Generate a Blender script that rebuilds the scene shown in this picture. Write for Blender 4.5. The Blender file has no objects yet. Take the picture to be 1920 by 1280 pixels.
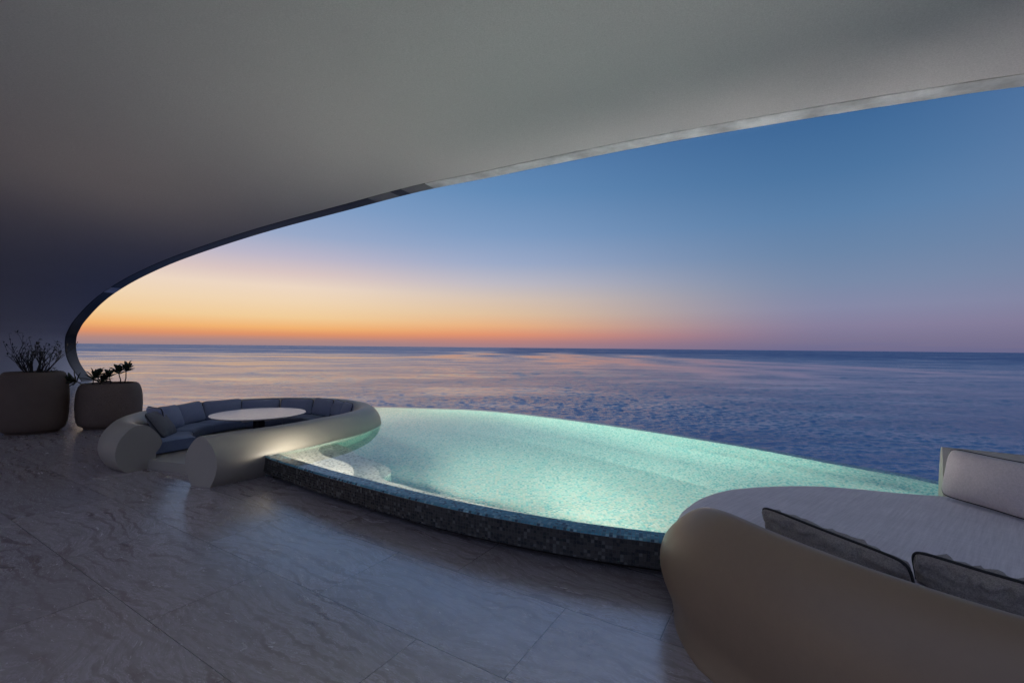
import bpy, math, random
from mathutils import Vector, Matrix, noise as mnoise

random.seed(7)
SC = bpy.context.scene
COL = SC.collection
R = math.radians
PI = math.pi

# ------------------------------------------------------------------ camera
F = 853.0                       # focal length in pixels of the 1920 frame
EYE = Vector((0, 0, 1.6))
PITCH, ROLL = math.atan(11.6 / F), R(0.563)
f_ = Vector((0, math.cos(PITCH), math.sin(PITCH)))
u0 = Vector((0, -math.sin(PITCH), math.cos(PITCH)))
r0 = Vector((1, 0, 0))
r_ = r0 * math.cos(ROLL) + u0 * math.sin(ROLL)
u_ = -r0 * math.sin(ROLL) + u0 * math.cos(ROLL)


def ray(px, py):
    return r_ * ((px - 960) / F) + u_ * ((640 - py) / F) + f_


def at(px, py, z=0.0):
    """point of the photograph on the horizontal plane z"""
    d = ray(px, py)
    return EYE + d * ((z - EYE.z) / d.z)


def aty(px, py, y):
    d = ray(px, py)
    return EYE + d * (y / d.y)


WATER = 0.27


def under(px, py, z):
    """point below the pool's water level, seen through the surface"""
    d = ray(px, py)
    p = EYE + d * ((WATER - EYE.z) / d.z)
    d.normalize()
    n = Vector((0, 0, 1))
    c = -d.z
    k = 1 / 1.33
    t = d * k + n * (k * c - math.sqrt(1 - k * k * (1 - c * c)))
    return p + t * ((z - WATER) / t.z)


cam_d = bpy.data.cameras.new("camera")
cam = bpy.data.objects.new("camera", cam_d)
COL.objects.link(cam)
cam_d.sensor_width = 36
cam_d.lens = F / 1920 * 36
cam_d.clip_start = 0.05
cam_d.clip_end = 200000
m = Matrix((r_, u_, -f_)).transposed().to_4x4()
m.translation = EYE
cam.matrix_world = m
SC.camera = cam

# ------------------------------------------------------------------ helpers


def lin(c):
    c = c / 255
    return c / 12.92 if c <= .04045 else ((c + .055) / 1.055) ** 2.4


def rgb(r, g, b):
    return (lin(r), lin(g), lin(b), 1)


class NT:
    """short hand for a node tree"""

    def __init__(s, tree):
        s.t = tree
        tree.nodes.clear()

    def n(s, typ, props=None, **ins):
        nd = s.t.nodes.new(typ)
        for k, v in (props or {}).items():
            setattr(nd, k, v)
        for k, v in ins.items():
            key = int(k[1:]) if k[0] == '_' and k[1:].isdigit() else k.replace('_', ' ')
            sock = nd.inputs[key]
            if isinstance(v, tuple) and len(v) == 2 and hasattr(v[0], 'outputs'):
                s.t.links.new(v[0].outputs[v[1]], sock)
            elif hasattr(v, 'outputs'):
                s.t.links.new(v.outputs[0], sock)
            else:
                sock.default_value = v
        return nd

    def math(s, op, a, b=0.0, c=None, clamp=False):
        kw = {'_0': a, '_1': b}
        if c is not None:
            kw['_2'] = c
        return s.n('ShaderNodeMath', {'operation': op, 'use_clamp': clamp}, **kw)

    def mix(s, fac, a, b, blend='MIX'):
        nd = s.t.nodes.new('ShaderNodeMix')
        nd.data_type = 'RGBA'
        nd.blend_type = blend
        for sock, v in ((nd.inputs[0], fac), (nd.inputs[6], a), (nd.inputs[7], b)):
            if isinstance(v, tuple) and len(v) == 2 and hasattr(v[0], 'outputs'):
                s.t.links.new(v[0].outputs[v[1]], sock)
            elif hasattr(v, 'outputs'):
                s.t.links.new(v.outputs[0], sock)
            else:
                sock.default_value = v
        return (nd, 2)

    def ramp(s, fac, stops, interp='LINEAR'):
        nd = s.t.nodes.new('ShaderNodeValToRGB')
        cr = nd.color_ramp
        cr.interpolation = interp
        while len(cr.elements) > 1:
            cr.elements.remove(cr.elements[-1])
        for i, (p, c) in enumerate(stops):
            e = cr.elements[0] if i == 0 else cr.elements.new(p)
            e.position = p
            e.color = c if len(c) == 4 else (*c, 1)
        s.link(fac, nd.inputs[0])
        return nd

    def link(s, a, sock):
        if isinstance(a, tuple):
            s.t.links.new(a[0].outputs[a[1]], sock)
        elif hasattr(a, 'outputs'):
            s.t.links.new(a.outputs[0], sock)
        else:
            sock.default_value = a

    def out(s, surf, vol=None):
        o = s.t.nodes.new('ShaderNodeOutputMaterial')
        s.link(surf, o.inputs['Surface'])
        if vol:
            s.link(vol, o.inputs['Volume'])


def mat(name):
    m = bpy.data.materials.new(name)
    m.use_nodes = True
    return m, NT(m.node_tree)


def link_obj(o, parent=None):
    COL.objects.link(o)
    if parent is not None:
        o.parent = parent
        o.matrix_parent_inverse = parent.matrix_world.inverted()
    return o


def tag(o, label=None, cat=None, group=None, kind=None):
    for k, v in (('label', label), ('category', cat), ('group', group), ('kind', kind)):
        if v:
            o[k] = v
    return o


def empty(name, loc, label=None, cat=None, group=None):
    o = bpy.data.objects.new(name, None)
    COL.objects.link(o)
    o.location = loc
    o.matrix_world = Matrix.Translation(Vector(loc))
    return tag(o, label, cat, group)


class MB:
    def __init__(s):
        s.v, s.f, s.uv = [], [], []

    def face(s, idx, uv=None):
        s.f.append(tuple(idx))
        s.uv.append(uv)

    def grid(s, rows, closed_u=False, closed_v=False, us=None, vs=None, flip=False):
        """rows[i][j] of points; u along i, v along j; returns index table"""
        base = len(s.v)
        nu, nv = len(rows), len(rows[0])
        for r in rows:
            s.v.extend(Vector(p) for p in r)
        ix = lambda i, j: base + (i % nu) * nv + (j % nv)
        for i in range(nu if closed_u else nu - 1):
            for j in range(nv if closed_v else nv - 1):
                q = [ix(i, j), ix(i + 1, j), ix(i + 1, j + 1), ix(i, j + 1)]
                uv = None
                if us:
                    uv = [(us[i], vs[j]), (us[i + 1], vs[j]), (us[i + 1], vs[j + 1]), (us[i], vs[j + 1])]
                if flip:
                    q.reverse()
                    if uv:
                        uv.reverse()
                s.face(q, uv)
        return ix

    def tube(s, pts, rad, n=8, cap=True, closed=False):
        pts = [Vector(p) for p in pts]
        rads = rad if isinstance(rad, (list, tuple)) else [rad] * len(pts)
        rows = []
        prev = None
        N = len(pts)
        for i, p in enumerate(pts):
            a = pts[(i - 1) % N] if closed else pts[max(i - 1, 0)]
            b = pts[(i + 1) % N] if closed else pts[min(i + 1, N - 1)]
            t = (b - a)
            if t.length < 1e-9:
                t = Vector((0, 0, 1))
            t.normalize()
            if prev is None:
                x = t.orthogonal().normalized()
            else:
                x = (prev - t * prev.dot(t))
                x = x.normalized() if x.length > 1e-6 else t.orthogonal().normalized()
            prev = x
            y = t.cross(x)
            rows.append([p + (x * math.cos(2 * PI * k / n) + y * math.sin(2 * PI * k / n)) * rads[i] for k in range(n)])
        base = len(s.v)
        s.grid(rows, closed_u=closed, closed_v=True)
        if cap and not closed:
            s.face([base + k for k in range(n)][::-1])
            s.face([base + (N - 1) * n + k for k in range(n)])

    def lathe(s, prof, c=(0, 0, 0), n=48, cap_b=True, cap_t=False):
        c = Vector(c)
        rows = [[c + Vector((r * math.cos(2 * PI * k / n), r * math.sin(2 * PI * k / n), z)) for k in range(n)] for r, z in prof]
        base = len(s.v)
        s.grid(rows, closed_v=True, flip=True)
        if cap_b:
            s.face([base + k for k in range(n)][::-1])
        if cap_t:
            s.face([base + (len(prof) - 1) * n + k for k in range(n)])

    def prism(s, poly, z0, z1, uvscale=1.0):
        """poly: list of (x,y); straight extrusion with top and sides"""
        b = len(s.v)
        n = len(poly)
        area = sum(poly[i][0] * poly[(i + 1) % n][1] - poly[(i + 1) % n][0] * poly[i][1] for i in range(n))
        if area < 0:
            poly = poly[::-1]
        s.v.extend(Vector((p[0], p[1], z1)) for p in poly)
        s.v.extend(Vector((p[0], p[1], z0)) for p in poly)
        s.face(range(b, b + n), [(p[0], p[1]) for p in poly])
        u = 0
        for i in range(n):
            k = (i + 1) % n
            L = math.hypot(poly[k][0] - poly[i][0], poly[k][1] - poly[i][1])
            s.face((b + i, b + n + i, b + n + k, b + k), [(u, z1), (u, z0), (u + L, z0), (u + L, z1)])
            u += L
        s.face([b + n + i for i in range(n)][::-1], [(p[0], p[1]) for p in poly][::-1])

    def build(s, name, material, parent=None, smooth=True, sub=0, autosmooth=None, origin=None):
        me = bpy.data.meshes.new(name)
        org = Vector(origin) if origin is not None else Vector((0, 0, 0))
        me.from_pydata([tuple(p - org) for p in s.v], [], s.f)
        if any(u for u in s.uv):
            lay = me.uv_layers.new(name='UVMap')
            k = 0
            for poly, u in zip(me.polygons, s.uv):
                for j, li in enumerate(poly.loop_indices):
                    lay.data[li].uv = u[j] if u else (0, 0)
        me.materials.append(material)
        me.validate()
        if smooth:
            me.polygons.foreach_set('use_smooth', [True] * len(me.polygons))
        o = bpy.data.objects.new(name, me)
        o.location = org
        o.matrix_world = Matrix.Translation(org)
        link_obj(o, parent)
        if autosmooth is not None and smooth:
            me.update()
            try:
                me.set_sharp_from_angle(angle=R(autosmooth))
            except Exception:
                pass
        if sub:
            md = o.modifiers.new('subd', 'SUBSURF')
            md.levels = md.render_levels = sub
        return o


def spline(pts, per=8, closed=False):
    """Catmull-Rom through points of any dimension (centripetal-ish uniform)"""
    P = [tuple(p) for p in pts]
    n = len(P)
    out = []
    segs = n if closed else n - 1
    for i in range(segs):
        p0 = P[(i - 1) % n] if closed or i > 0 else tuple(2 * a - b for a, b in zip(P[0], P[1]))
        p1, p2 = P[i], P[(i + 1) % n]
        p3 = P[(i + 2) % n] if closed or i + 2 < n else tuple(2 * a - b for a, b in zip(P[-1], P[-2]))
        for k in range(per):
            t = k / per
            out.append(tuple(.5 * ((2 * b) + (c - a) * t + (2 * a - 5 * b + 4 * c - d) * t * t + (3 * b - a - 3 * c + d) * t ** 3)
                             for a, b, c, d in zip(p0, p1, p2, p3)))
    if not closed:
        out.append(P[-1])
    return out


def resample(pts, step, closed=False):
    P = [Vector(p) for p in pts]
    if closed:
        P.append(P[0])
    L = [0]
    for a, b in zip(P, P[1:]):
        L.append(L[-1] + (b - a).length)
    n = max(2, round(L[-1] / step))
    out = []
    j = 0
    for i in range(n if closed else n + 1):
        s = L[-1] * i / n
        while j < len(L) - 2 and L[j + 1] < s:
            j += 1
        t = (s - L[j]) / max(L[j + 1] - L[j], 1e-9)
        out.append(P[j].lerp(P[j + 1], min(max(t, 0), 1)))
    return out


def normals2(path, side=1, closed=False):
    """unit plan normals; side=+1 gives the left of the travel direction"""
    out = []
    n = len(path)
    for i in range(n):
        a = path[(i - 1) % n] if closed else path[max(i - 1, 0)]
        b = path[(i + 1) % n] if closed else path[min(i + 1, n - 1)]
        t = Vector((b[0] - a[0], b[1] - a[1], 0)).normalized()
        out.append(Vector((-t.y, t.x, 0)) * side)
    return out


def sweep(mb, path, secs, side=1, closed=False, caps=False, flip=False, ring=False, nr=None):
    """path: plan points; secs: one (s, z) list, or a function i -> list"""
    nr = nr or normals2(path, side, closed)
    rows = []
    us, acc = [0.0], 0.0
    for i, p in enumerate(path):
        sec = secs(i) if callable(secs) else secs
        rows.append([Vector((p[0], p[1], 0)) + nr[i] * s + Vector((0, 0, z)) for s, z in sec])
        q = path[(i + 1) % len(path)]
        acc += math.hypot(q[0] - p[0], q[1] - p[1])
        us.append(acc)
    sec = secs(len(path) // 2) if callable(secs) else secs
    vs, a = [0.0], 0.0
    for k in range(len(sec)):
        q = sec[(k + 1) % len(sec)]
        a += math.hypot(q[0] - sec[k][0], q[1] - sec[k][1])
        vs.append(a)
    base = len(mb.v)
    nv = len(sec)
    mb.grid(rows, closed_u=closed, closed_v=ring, us=us, vs=vs, flip=flip)
    if caps:
        a = list(range(base, base + nv))
        b = list(range(base + (len(path) - 1) * nv, base + len(path) * nv))
        mb.face(a if flip else a[::-1])
        mb.face(b[::-1] if flip else b)
    return rows


# ------------------------------------------------------------------ materials
def plaster(name, col, rough=.75, bump=.15, var=.06, scale=6.0, spec=.3, coat=0.0, grain=55.0, gr=0.0):
    m, t = mat(name)
    co = t.n('ShaderNodeTexCoord')
    n1 = t.n('ShaderNodeTexNoise', Vector=(co, 3), Scale=scale * .25, Detail=6.0, Roughness=.6)
    n2 = t.n('ShaderNodeTexNoise', Vector=(co, 3), Scale=scale * 14, Detail=4.0, Roughness=.7)
    dark = tuple(c * (1 - var * 2.2) for c in col[:3]) + (1,)
    lite = tuple(min(1, c * (1 + var)) for c in col[:3]) + (1,)
    c = t.mix(t.n('ShaderNodeMapRange', Value=n1, _1=.35, _2=.65), dark, lite)
    c = t.mix(t.n('ShaderNodeMapRange', Value=n2, _1=.3, _2=.7, _3=0.0, _4=.35), c, dark)
    n3 = t.n('ShaderNodeTexNoise', Vector=(co, 3), Scale=grain, Detail=3.0, Roughness=.8)
    c = t.mix(t.n('ShaderNodeMapRange', Value=n3, _1=.32, _2=.68, _3=0.0, _4=1.0), tuple(x * (1 - gr) for x in col[:3]) + (1,), c) if gr else c
    bp = t.n('ShaderNodeBump', Strength=bump, Distance=.004, Height=n2)
    b = t.n('ShaderNodeBsdfPrincipled', Base_Color=c, Roughness=rough, Normal=bp)
    b.inputs['Specular IOR Level'].default_value = spec
    b.inputs['Coat Weight'].default_value = coat
    b.inputs['Coat Roughness'].default_value = .3
    t.out(b)
    return m


def fabric(name, col, col2, scale=260.0, bump=.35, streak=False, rough=.9):
    m, t = mat(name)
    co = t.n('ShaderNodeTexCoord')
    uv = (co, 3)
    if streak:
        ro = t.n('ShaderNodeMapping', Vector=uv, Rotation=(0, 0, R(-40)))
        mp = t.n('ShaderNodeMapping', Vector=ro, Scale=(4.0, 75.0, 3.0))
        w = t.n('ShaderNodeTexNoise', Vector=mp, Scale=1.0, Detail=5.0, Roughness=.7)
        mp2 = t.n('ShaderNodeMapping', Vector=ro, Scale=(90.0, 5.0, 3.0))
        w2 = t.n('ShaderNodeTexNoise', Vector=mp2, Scale=1.0, Detail=4.0, Roughness=.7)
        h = t.math('ADD', t.math('MULTIPLY', w, .7), t.math('MULTIPLY', w2, .3))
    else:
        b_ = t.n('ShaderNodeTexNoise', Vector=uv, Scale=scale, Detail=3.0, Roughness=.7)
        b2_ = t.n('ShaderNodeTexNoise', Vector=uv, Scale=scale * .3, Detail=3.0, Roughness=.7)
        h = t.math('ADD', t.math('MULTIPLY', b2_, .5), t.math('MULTIPLY', b_, .5))
    big = t.n('ShaderNodeTexNoise', Vector=uv, Scale=4.0, Detail=4.0)
    c = t.mix(t.n('ShaderNodeMapRange', Value=h, _1=.36, _2=.64), col, col2)
    c = t.mix(t.n('ShaderNodeMapRange', Value=big, _1=.35, _2=.75, _3=0.0, _4=.3), c, tuple(x * .8 for x in col[:3]) + (1,))
    bp = t.n('ShaderNodeBump', Strength=bump, Distance=.003, Height=h)
    b = t.n('ShaderNodeBsdfPrincipled', Base_Color=c, Roughness=rough, Normal=bp)
    b.inputs['Specular IOR Level'].default_value = .2
    b.inputs['Sheen Weight'].default_value = .25
    b.inputs['Sheen Roughness'].default_value = .5
    t.out(b)
    return m


def mosaic(name, palette, size=.026, grout=(.3, .3, .28, 1), rough=.18, groutw=.07, jitter=.25):
    """palette: ramp stops (constant) picked per tile at random"""
    m, t = mat(name)
    co = t.n('ShaderNodeTexCoord')
    sc = t.n('ShaderNodeVectorMath', {'operation': 'SCALE'}, _0=(co, 2), Scale=1 / size)
    fl = t.n('ShaderNodeVectorMath', {'operation': 'FLOOR'}, _0=sc)
    fr = t.n('ShaderNodeVectorMath', {'operation': 'FRACTION'}, _0=sc)
    wn = t.n('ShaderNodeTexWhiteNoise', {'noise_dimensions': '3D'}, Vector=fl)
    clump = t.n('ShaderNodeTexNoise', Vector=fl, Scale=.09, Detail=2.0)
    sel = t.math('ADD', wn, t.math('MULTIPLY', t.math('SUBTRACT', clump, .5), jitter), clamp=True)
    colr = t.ramp(sel, palette, 'CONSTANT')
    v2 = t.n('ShaderNodeTexWhiteNoise', {'noise_dimensions': '3D'}, Vector=t.n('ShaderNodeVectorMath', {'operation': 'ADD'}, _0=fl, _1=(17.3, 5.1, 0)))
    colr = t.mix(t.n('ShaderNodeMapRange', Value=v2, _1=0.0, _2=1.0, _3=0.0, _4=.25), colr, (.02, .03, .03, 1))
    sx = t.n('ShaderNodeSeparateXYZ', Vector=fr)
    ex = t.math('MINIMUM', sx, t.math('SUBTRACT', 1.0, sx))
    ey = t.math('MINIMUM', (sx, 1), t.math('SUBTRACT', 1.0, (sx, 1)))
    e = t.math('MINIMUM', ex, ey)
    g = t.math('LESS_THAN', e, groutw)
    c = t.mix(g, colr, grout)
    rg = t.n('ShaderNodeMapRange', Value=g, _1=0.0, _2=1.0, _3=rough, _4=.7)
    hh = t.n('ShaderNodeMapRange', Value=e, _1=0.0, _2=.14)
    bp = t.n('ShaderNodeBump', Strength=.4, Distance=.002, Height=hh)
    b = t.n('ShaderNodeBsdfPrincipled', Base_Color=c, Roughness=rg, Normal=bp)
    t.out(b)
    return m


def simple(name, col, rough=.5, metal=0.0, spec=.5):
    m, t = mat(name)
    co = t.n('ShaderNodeTexCoord')
    n = t.n('ShaderNodeTexNoise', Vector=(co, 3), Scale=18.0, Detail=5.0)
    c = t.mix(t.n('ShaderNodeMapRange', Value=n, _1=.3, _2=.7), tuple(x * .82 for x in col[:3]) + (1,), col)
    b = t.n('ShaderNodeBsdfPrincipled', Base_Color=c, Roughness=rough, Metallic=metal)
    b.inputs['Specular IOR Level'].default_value = spec
    t.out(b)
    return m


def travertine():
    m, t = mat('travertine')
    co = t.n('ShaderNodeTexCoord')
    ang = math.atan2(-.521, .853)
    mp = t.n('ShaderNodeMapping', {'vector_type': 'POINT'}, Vector=(co, 3), Rotation=(0, 0, -ang))
    sp = t.n('ShaderNodeSeparateXYZ', Vector=mp)          # x along the slabs, y across
    W, Ln = .707, 1.42
    row_f = t.math('DIVIDE', t.math('SUBTRACT', (sp, 1), 1.177), W)
    row = t.math('FLOOR', row_f)
    ry = t.math('FRACT', row_f)
    par = t.math('MULTIPLY', row, .6)                     # running offset from row to row
    col_f = t.math('ADD', t.math('DIVIDE', t.math('ADD', sp, 1.745), Ln), par)
    colm = t.math('FLOOR', col_f)
    cx = t.math('FRACT', col_f)
    idv = t.n('ShaderNodeCombineXYZ', X=colm, Y=row)
    wn = t.n('ShaderNodeTexWhiteNoise', {'noise_dimensions': '3D'}, Vector=idv)
    off = t.n('ShaderNodeVectorMath', {'operation': 'SCALE'}, _0=(wn, 1), Scale=23.0)
    # veins: stretched along the slab, warped
    p = t.n('ShaderNodeVectorMath', {'operation': 'ADD'}, _0=mp, _1=off)
    warp = t.n('ShaderNodeTexNoise', Vector=p, Scale=.75, Detail=2.5, Roughness=.45)
    wv = t.n('ShaderNodeVectorMath', {'operation': 'SCALE'}, _0=(warp, 1), Scale=1.1)
    pw = t.n('ShaderNodeVectorMath', {'operation': 'ADD'}, _0=p, _1=wv)
    st = t.n('ShaderNodeMapping', Vector=pw, Scale=(1.0, 3.0, 1.0))
    vein = t.n('ShaderNodeTexNoise', Vector=st, Scale=2.2, Detail=9.0, Roughness=.68)
    st2 = t.n('ShaderNodeMapping', Vector=pw, Scale=(2.6, 15.0, 1.0))
    fine = t.n('ShaderNodeTexNoise', Vector=st2, Scale=3.0, Detail=8.0, Roughness=.72)
    cloud = t.n('ShaderNodeTexNoise', Vector=p, Scale=1.1, Detail=5.0)
    wvs = t.n('ShaderNodeMapping', Vector=p, Scale=(.6, 1.0, 1.0))
    agate = t.n('ShaderNodeTexWave', {'wave_type': 'BANDS', 'bands_direction': 'Y', 'wave_profile': 'SIN'}, Vector=wvs, Scale=2.4, Distortion=16.0, Detail=6.0, Detail_Scale=.75, Detail_Roughness=.62)
    vv = t.math('ADD', t.math('MULTIPLY', (agate, 1), .42), t.math('MULTIPLY', vein, .58))
    c = t.ramp(vv, [(.24, (.15, .095, .088)), (.36, (.28, .225, .22)), (.43, (.50, .46, .47)), (.50, (.29, .225, .22)), (.57, (.52, .475, .485)), (.66, (.33, .275, .275)), (.78, (.48, .44, .45))])
    zone = t.n('ShaderNodeTexNoise', Vector=p, Scale=1.7, Detail=3.0)
    c = t.mix(t.n('ShaderNodeMapRange', Value=zone, _1=.40, _2=.62, _3=.62, _4=.0), c, (.40, .36, .365, 1))
    c2 = t.mix(t.n('ShaderNodeMapRange', Value=fine, _1=.38, _2=.55, _3=.62, _4=0.0), c, (.20, .155, .145, 1))
    c3 = t.mix(t.n('ShaderNodeMapRange', Value=cloud, _1=.35, _2=.7, _3=0.0, _4=.55), c2, (.33, .285, .275, 1))
    tint = t.n('ShaderNodeMapRange', Value=wn, _1=0.0, _2=1.0, _3=.80, _4=1.06)
    c4 = t.n('ShaderNodeVectorMath', {'operation': 'SCALE'}, _0=c3, Scale=tint)
    # pits
    pit = t.n('ShaderNodeTexNoise', Vector=st2, Scale=9.0, Detail=3.0, Roughness=.6)
    pm = t.n('ShaderNodeMapRange', Value=pit, _1=.66, _2=.72)
    c5 = t.mix(t.math('MULTIPLY', pm, .6), c4, (.05, .035, .03, 1))
    # joints
    ey = t.math('MULTIPLY', t.math('MINIMUM', ry, t.math('SUBTRACT', 1.0, ry)), W)
    ex = t.math('MULTIPLY', t.math('MINIMUM', cx, t.math('SUBTRACT', 1.0, cx)), Ln)
    e = t.math('MINIMUM', ex, ey)
    j = t.math('LESS_THAN', e, .0026)
    c6 = t.mix(j, c5, (.07, .055, .05, 1))
    rgh = t.n('ShaderNodeMapRange', Value=vein, _1=.3, _2=.7, _3=.29, _4=.19)
    rgh2 = t.math('ADD', rgh, t.math('MULTIPLY', pm, .3))
    bh = t.math('SUBTRACT', t.math('MULTIPLY', fine, .5), t.math('ADD', t.math('MULTIPLY', pm, .5), t.math('MULTIPLY', j, 1.0)))
    bp = t.n('ShaderNodeBump', Strength=.25, Distance=.003, Height=bh)
    b = t.n('ShaderNodeBsdfPrincipled', Base_Color=c6, Roughness=rgh2, Normal=bp, IOR=3.1)
    b.inputs['Specular IOR Level'].default_value = .5
    t.out(b)
    return m


def sea_material():
    m, t = mat('sea_water')
    co = t.n('ShaderNodeTexCoord')
    # slicks: long calm bands
    mp = t.n('ShaderNodeMapping', Vector=(co, 3), Rotation=(0, 0, R(-14)), Scale=(.0016, .0052, 1.0))
    sl = t.n('ShaderNodeTexNoise', Vector=mp, Scale=1.0, Detail=5.0, Roughness=.55, Distortion=.6)
    calm0 = t.n('ShaderNodeMapRange', {'interpolation_type': 'SMOOTHSTEP'}, Value=sl, _1=.54, _2=.64, _3=0.0, _4=.7)
    at_ = t.n('ShaderNodeAttribute', {'attribute_name': 'calm'})
    calm = t.math('MAXIMUM', calm0, (at_, 2))
    def wave(rot, sx, sy, det):
        mm = t.n('ShaderNodeMapping', Vector=(co, 3), Rotation=(0, 0, R(rot)), Scale=(sx, sy, .0))
        return t.n('ShaderNodeTexNoise', Vector=mm, Scale=1.0, Detail=det, Roughness=.58, Distortion=.25)
    h = t.math('ADD', t.math('MULTIPLY', wave(-12, .11, .16, 3.0), .9), t.math('MULTIPLY', wave(20, .9, 1.3, 5.0), .30))
    pm_ = t.n('ShaderNodeMapping', Vector=(co, 3), Scale=(.012, .034, .0))
    paw = t.n('ShaderNodeTexNoise', Vector=pm_, Scale=1.0, Detail=7.0, Roughness=.66, Distortion=.4)
    pawf = t.n('ShaderNodeMapRange', Value=paw, _1=.36, _2=.64, _3=.25, _4=1.7)
    st0 = t.n('ShaderNodeMapRange', Value=calm, _1=0.0, _2=1.0, _3=SEA_BUMP, _4=SEA_BUMP * .2)
    xs = t.n('ShaderNodeSeparateXYZ', Vector=(co, 3))
    lee = t.n('ShaderNodeMapRange', {'interpolation_type': 'SMOOTHSTEP'}, Value=xs, _1=-260.0, _2=120.0, _3=.45, _4=1.15)
    st = t.math('MULTIPLY', t.math('MULTIPLY', st0, pawf), lee)
    bp = t.n('ShaderNodeBump', Strength=st, Distance=1.0, Height=h)
    dist = t.n('ShaderNodeVectorMath', {'operation': 'LENGTH'}, _0=(co, 3))
    rg = t.n('ShaderNodeMapRange', Value=(dist, 1), _1=60.0, _2=1500.0, _3=.08, _4=.55)
    rg = t.math('MULTIPLY', rg, t.n('ShaderNodeMapRange', Value=calm, _1=0.0, _2=1.0, _3=1.0, _4=.35))
    rg = t.math('MULTIPLY', rg, t.n('ShaderNodeMapRange', Value=pawf, _1=.25, _2=1.7, _3=.55, _4=1.35))
    b = t.n('ShaderNodeBsdfPrincipled', Base_Color=(.003, .050, .165, 1), Roughness=rg, Normal=bp, IOR=t.n('ShaderNodeMapRange', Value=lee, _1=.45, _2=1.15, _3=2.1, _4=1.36))
    b.inputs['Specular IOR Level'].default_value = .5
    t.out(b)
    return m


SEA_BUMP = .6


def pool_water_material():
    m, t = mat('pool_water')
    co = t.n('ShaderNodeTexCoord')
    n = t.n('ShaderNodeTexNoise', Vector=(co, 3), Scale=2.2, Detail=3.0)
    bp = t.n('ShaderNodeBump', Strength=.05, Distance=.02, Height=n)
    g = t.n('ShaderNodeBsdfGlass', Color=(1, 1, 1, 1), Roughness=0.0, IOR=1.333, Normal=bp)
    v = t.n('ShaderNodeVolumeAbsorption', Color=(.42, .94, .85, 1), Density=.24)
    t.out(g, v)
    return m


M = {}
M['ceiling'] = plaster('ceiling_plaster', (.68, .645, .64, 1), rough=.85, bump=.2, var=.018, scale=3.0, spec=.15, gr=.22)
M['rim'] = plaster('rim_concrete', (.86, .85, .82, 1), rough=.45, bump=.5, var=.2, scale=6.0, spec=.5)
M['rim_dark'] = plaster('rim_dark_stone', (.045, .043, .042, 1), rough=.35, bump=.2, var=.2, scale=2.0, spec=.3)
M['rim_mid'] = plaster('rim_mid_stone', (.26, .25, .24, 1), rough=.4, bump=.25, var=.2, scale=2.6, spec=.4)
M['dark'] = simple('recess_shade', (.012, .012, .012, 1), .8)  # near-black base colour stands in for shade inside recesses
M['floor'] = travertine()
M['shell'] = plaster('sofa_shell', (.37, .335, .28, 1), rough=.45, bump=.05, var=.05, scale=2.0, spec=.4)
M['bedshell'] = plaster('daybed_shell', (.26, .185, .12, 1), rough=.42, bump=.05, var=.06, scale=2.0, spec=.4)
M['cream'] = plaster('lit_daybed_shell', (.56, .52, .45, 1), rough=.5, bump=.05, var=.04, scale=2.0, spec=.35)  # paler copy of the daybed shell, light on the backrest put into the colour
M['pot'] = plaster('planter_stone', (.19, .135, .10, 1), rough=.7, bump=.8, var=.2, scale=3.0, gr=.3)
M['seat'] = fabric('seat_fabric', (.12, .155, .24, 1), (.19, .23, .33, 1))
M['cushion'] = fabric('cushion_fabric', (.19, .215, .295, 1), (.29, .31, .40, 1))
M['cushion_pale'] = fabric('pale_cushion_fabric', (.50, .45, .46, 1), (.68, .61, .62, 1))
M['cushion_dark'] = fabric('dark_cushion_fabric', (.10, .095, .10, 1), (.17, .16, .16, 1))
M['weave'] = fabric('woven_back_fabric', (.15, .128, .112, 1), (.40, .35, .31, 1), scale=420.0, bump=.6)
M['mattress'] = fabric('mattress_fabric', (.60, .55, .58, 1), (.80, .74, .77, 1), streak=True, bump=.3)
M['piping'] = simple('black_piping', (.012, .012, .014, 1), .7)
M['table'] = simple('table_stone', (.74, .66, .60, 1), .22)
M['metal'] = simple('black_metal', (.02, .02, .022, 1), .4, .6)
M['white'] = simple('white_metal', (.7, .7, .7, 1), .4)
M['soil'] = simple('soil', (.02, .015, .012, 1), .95)
M['twig'] = simple('twig_bark', (.035, .028, .022, 1), .9)
M['leaf'] = simple('leaf_green', (.03, .042, .02, 1), .6)
M['leafd'] = simple('leaf_dark', (.022, .03, .018, 1), .55)
M['sea'] = sea_material()
M['water'] = pool_water_material()
M['rock'] = plaster('cliff_rock', (.16, .14, .12, 1), rough=.9, bump=.6, var=.2, scale=.8)
white_t, cream, pale, aqua, teal, deep = (.86, .86, .81), (.83, .80, .71), (.72, .82, .77), (.50, .72, .67), (.32, .58, .57), (.18, .44, .47)
M['basin'] = mosaic('pool_mosaic', [(0, deep), (.09, teal), (.26, aqua), (.44, pale), (.56, cream), (.76, white_t)], grout=(.5, .56, .53, 1))
M['steps'] = mosaic('step_mosaic', [(0, (.28, .30, .28)), (.10, (.5, .5, .46)), (.25, cream), (.5, white_t)], grout=(.62, .6, .55, 1), jitter=.1)
M['wallm'] = mosaic('wall_mosaic', [(0, (.004, .006, .008)), (.24, (.030, .028, .024)), (.5, (.052, .047, .040)), (.86, (.11, .11, .10))], grout=(.03, .029, .027, 1), rough=.22, jitter=.12)
M['coping'] = mosaic('coping_sky_tint', [(0, (.02, .07, .11)), (.15, (.06, .25, .33)), (.5, (.09, .34, .43)), (.85, (.25, .50, .56))], grout=(.12, .2, .24, 1))  # blue of the reflected sky painted into the tile colours
M['base'] = mosaic('base_mosaic', [(0, (.2, .3, .25)), (.25, (.42, .45, .40)), (.6, (.55, .56, .52))], grout=(.45, .45, .42, 1))

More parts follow.
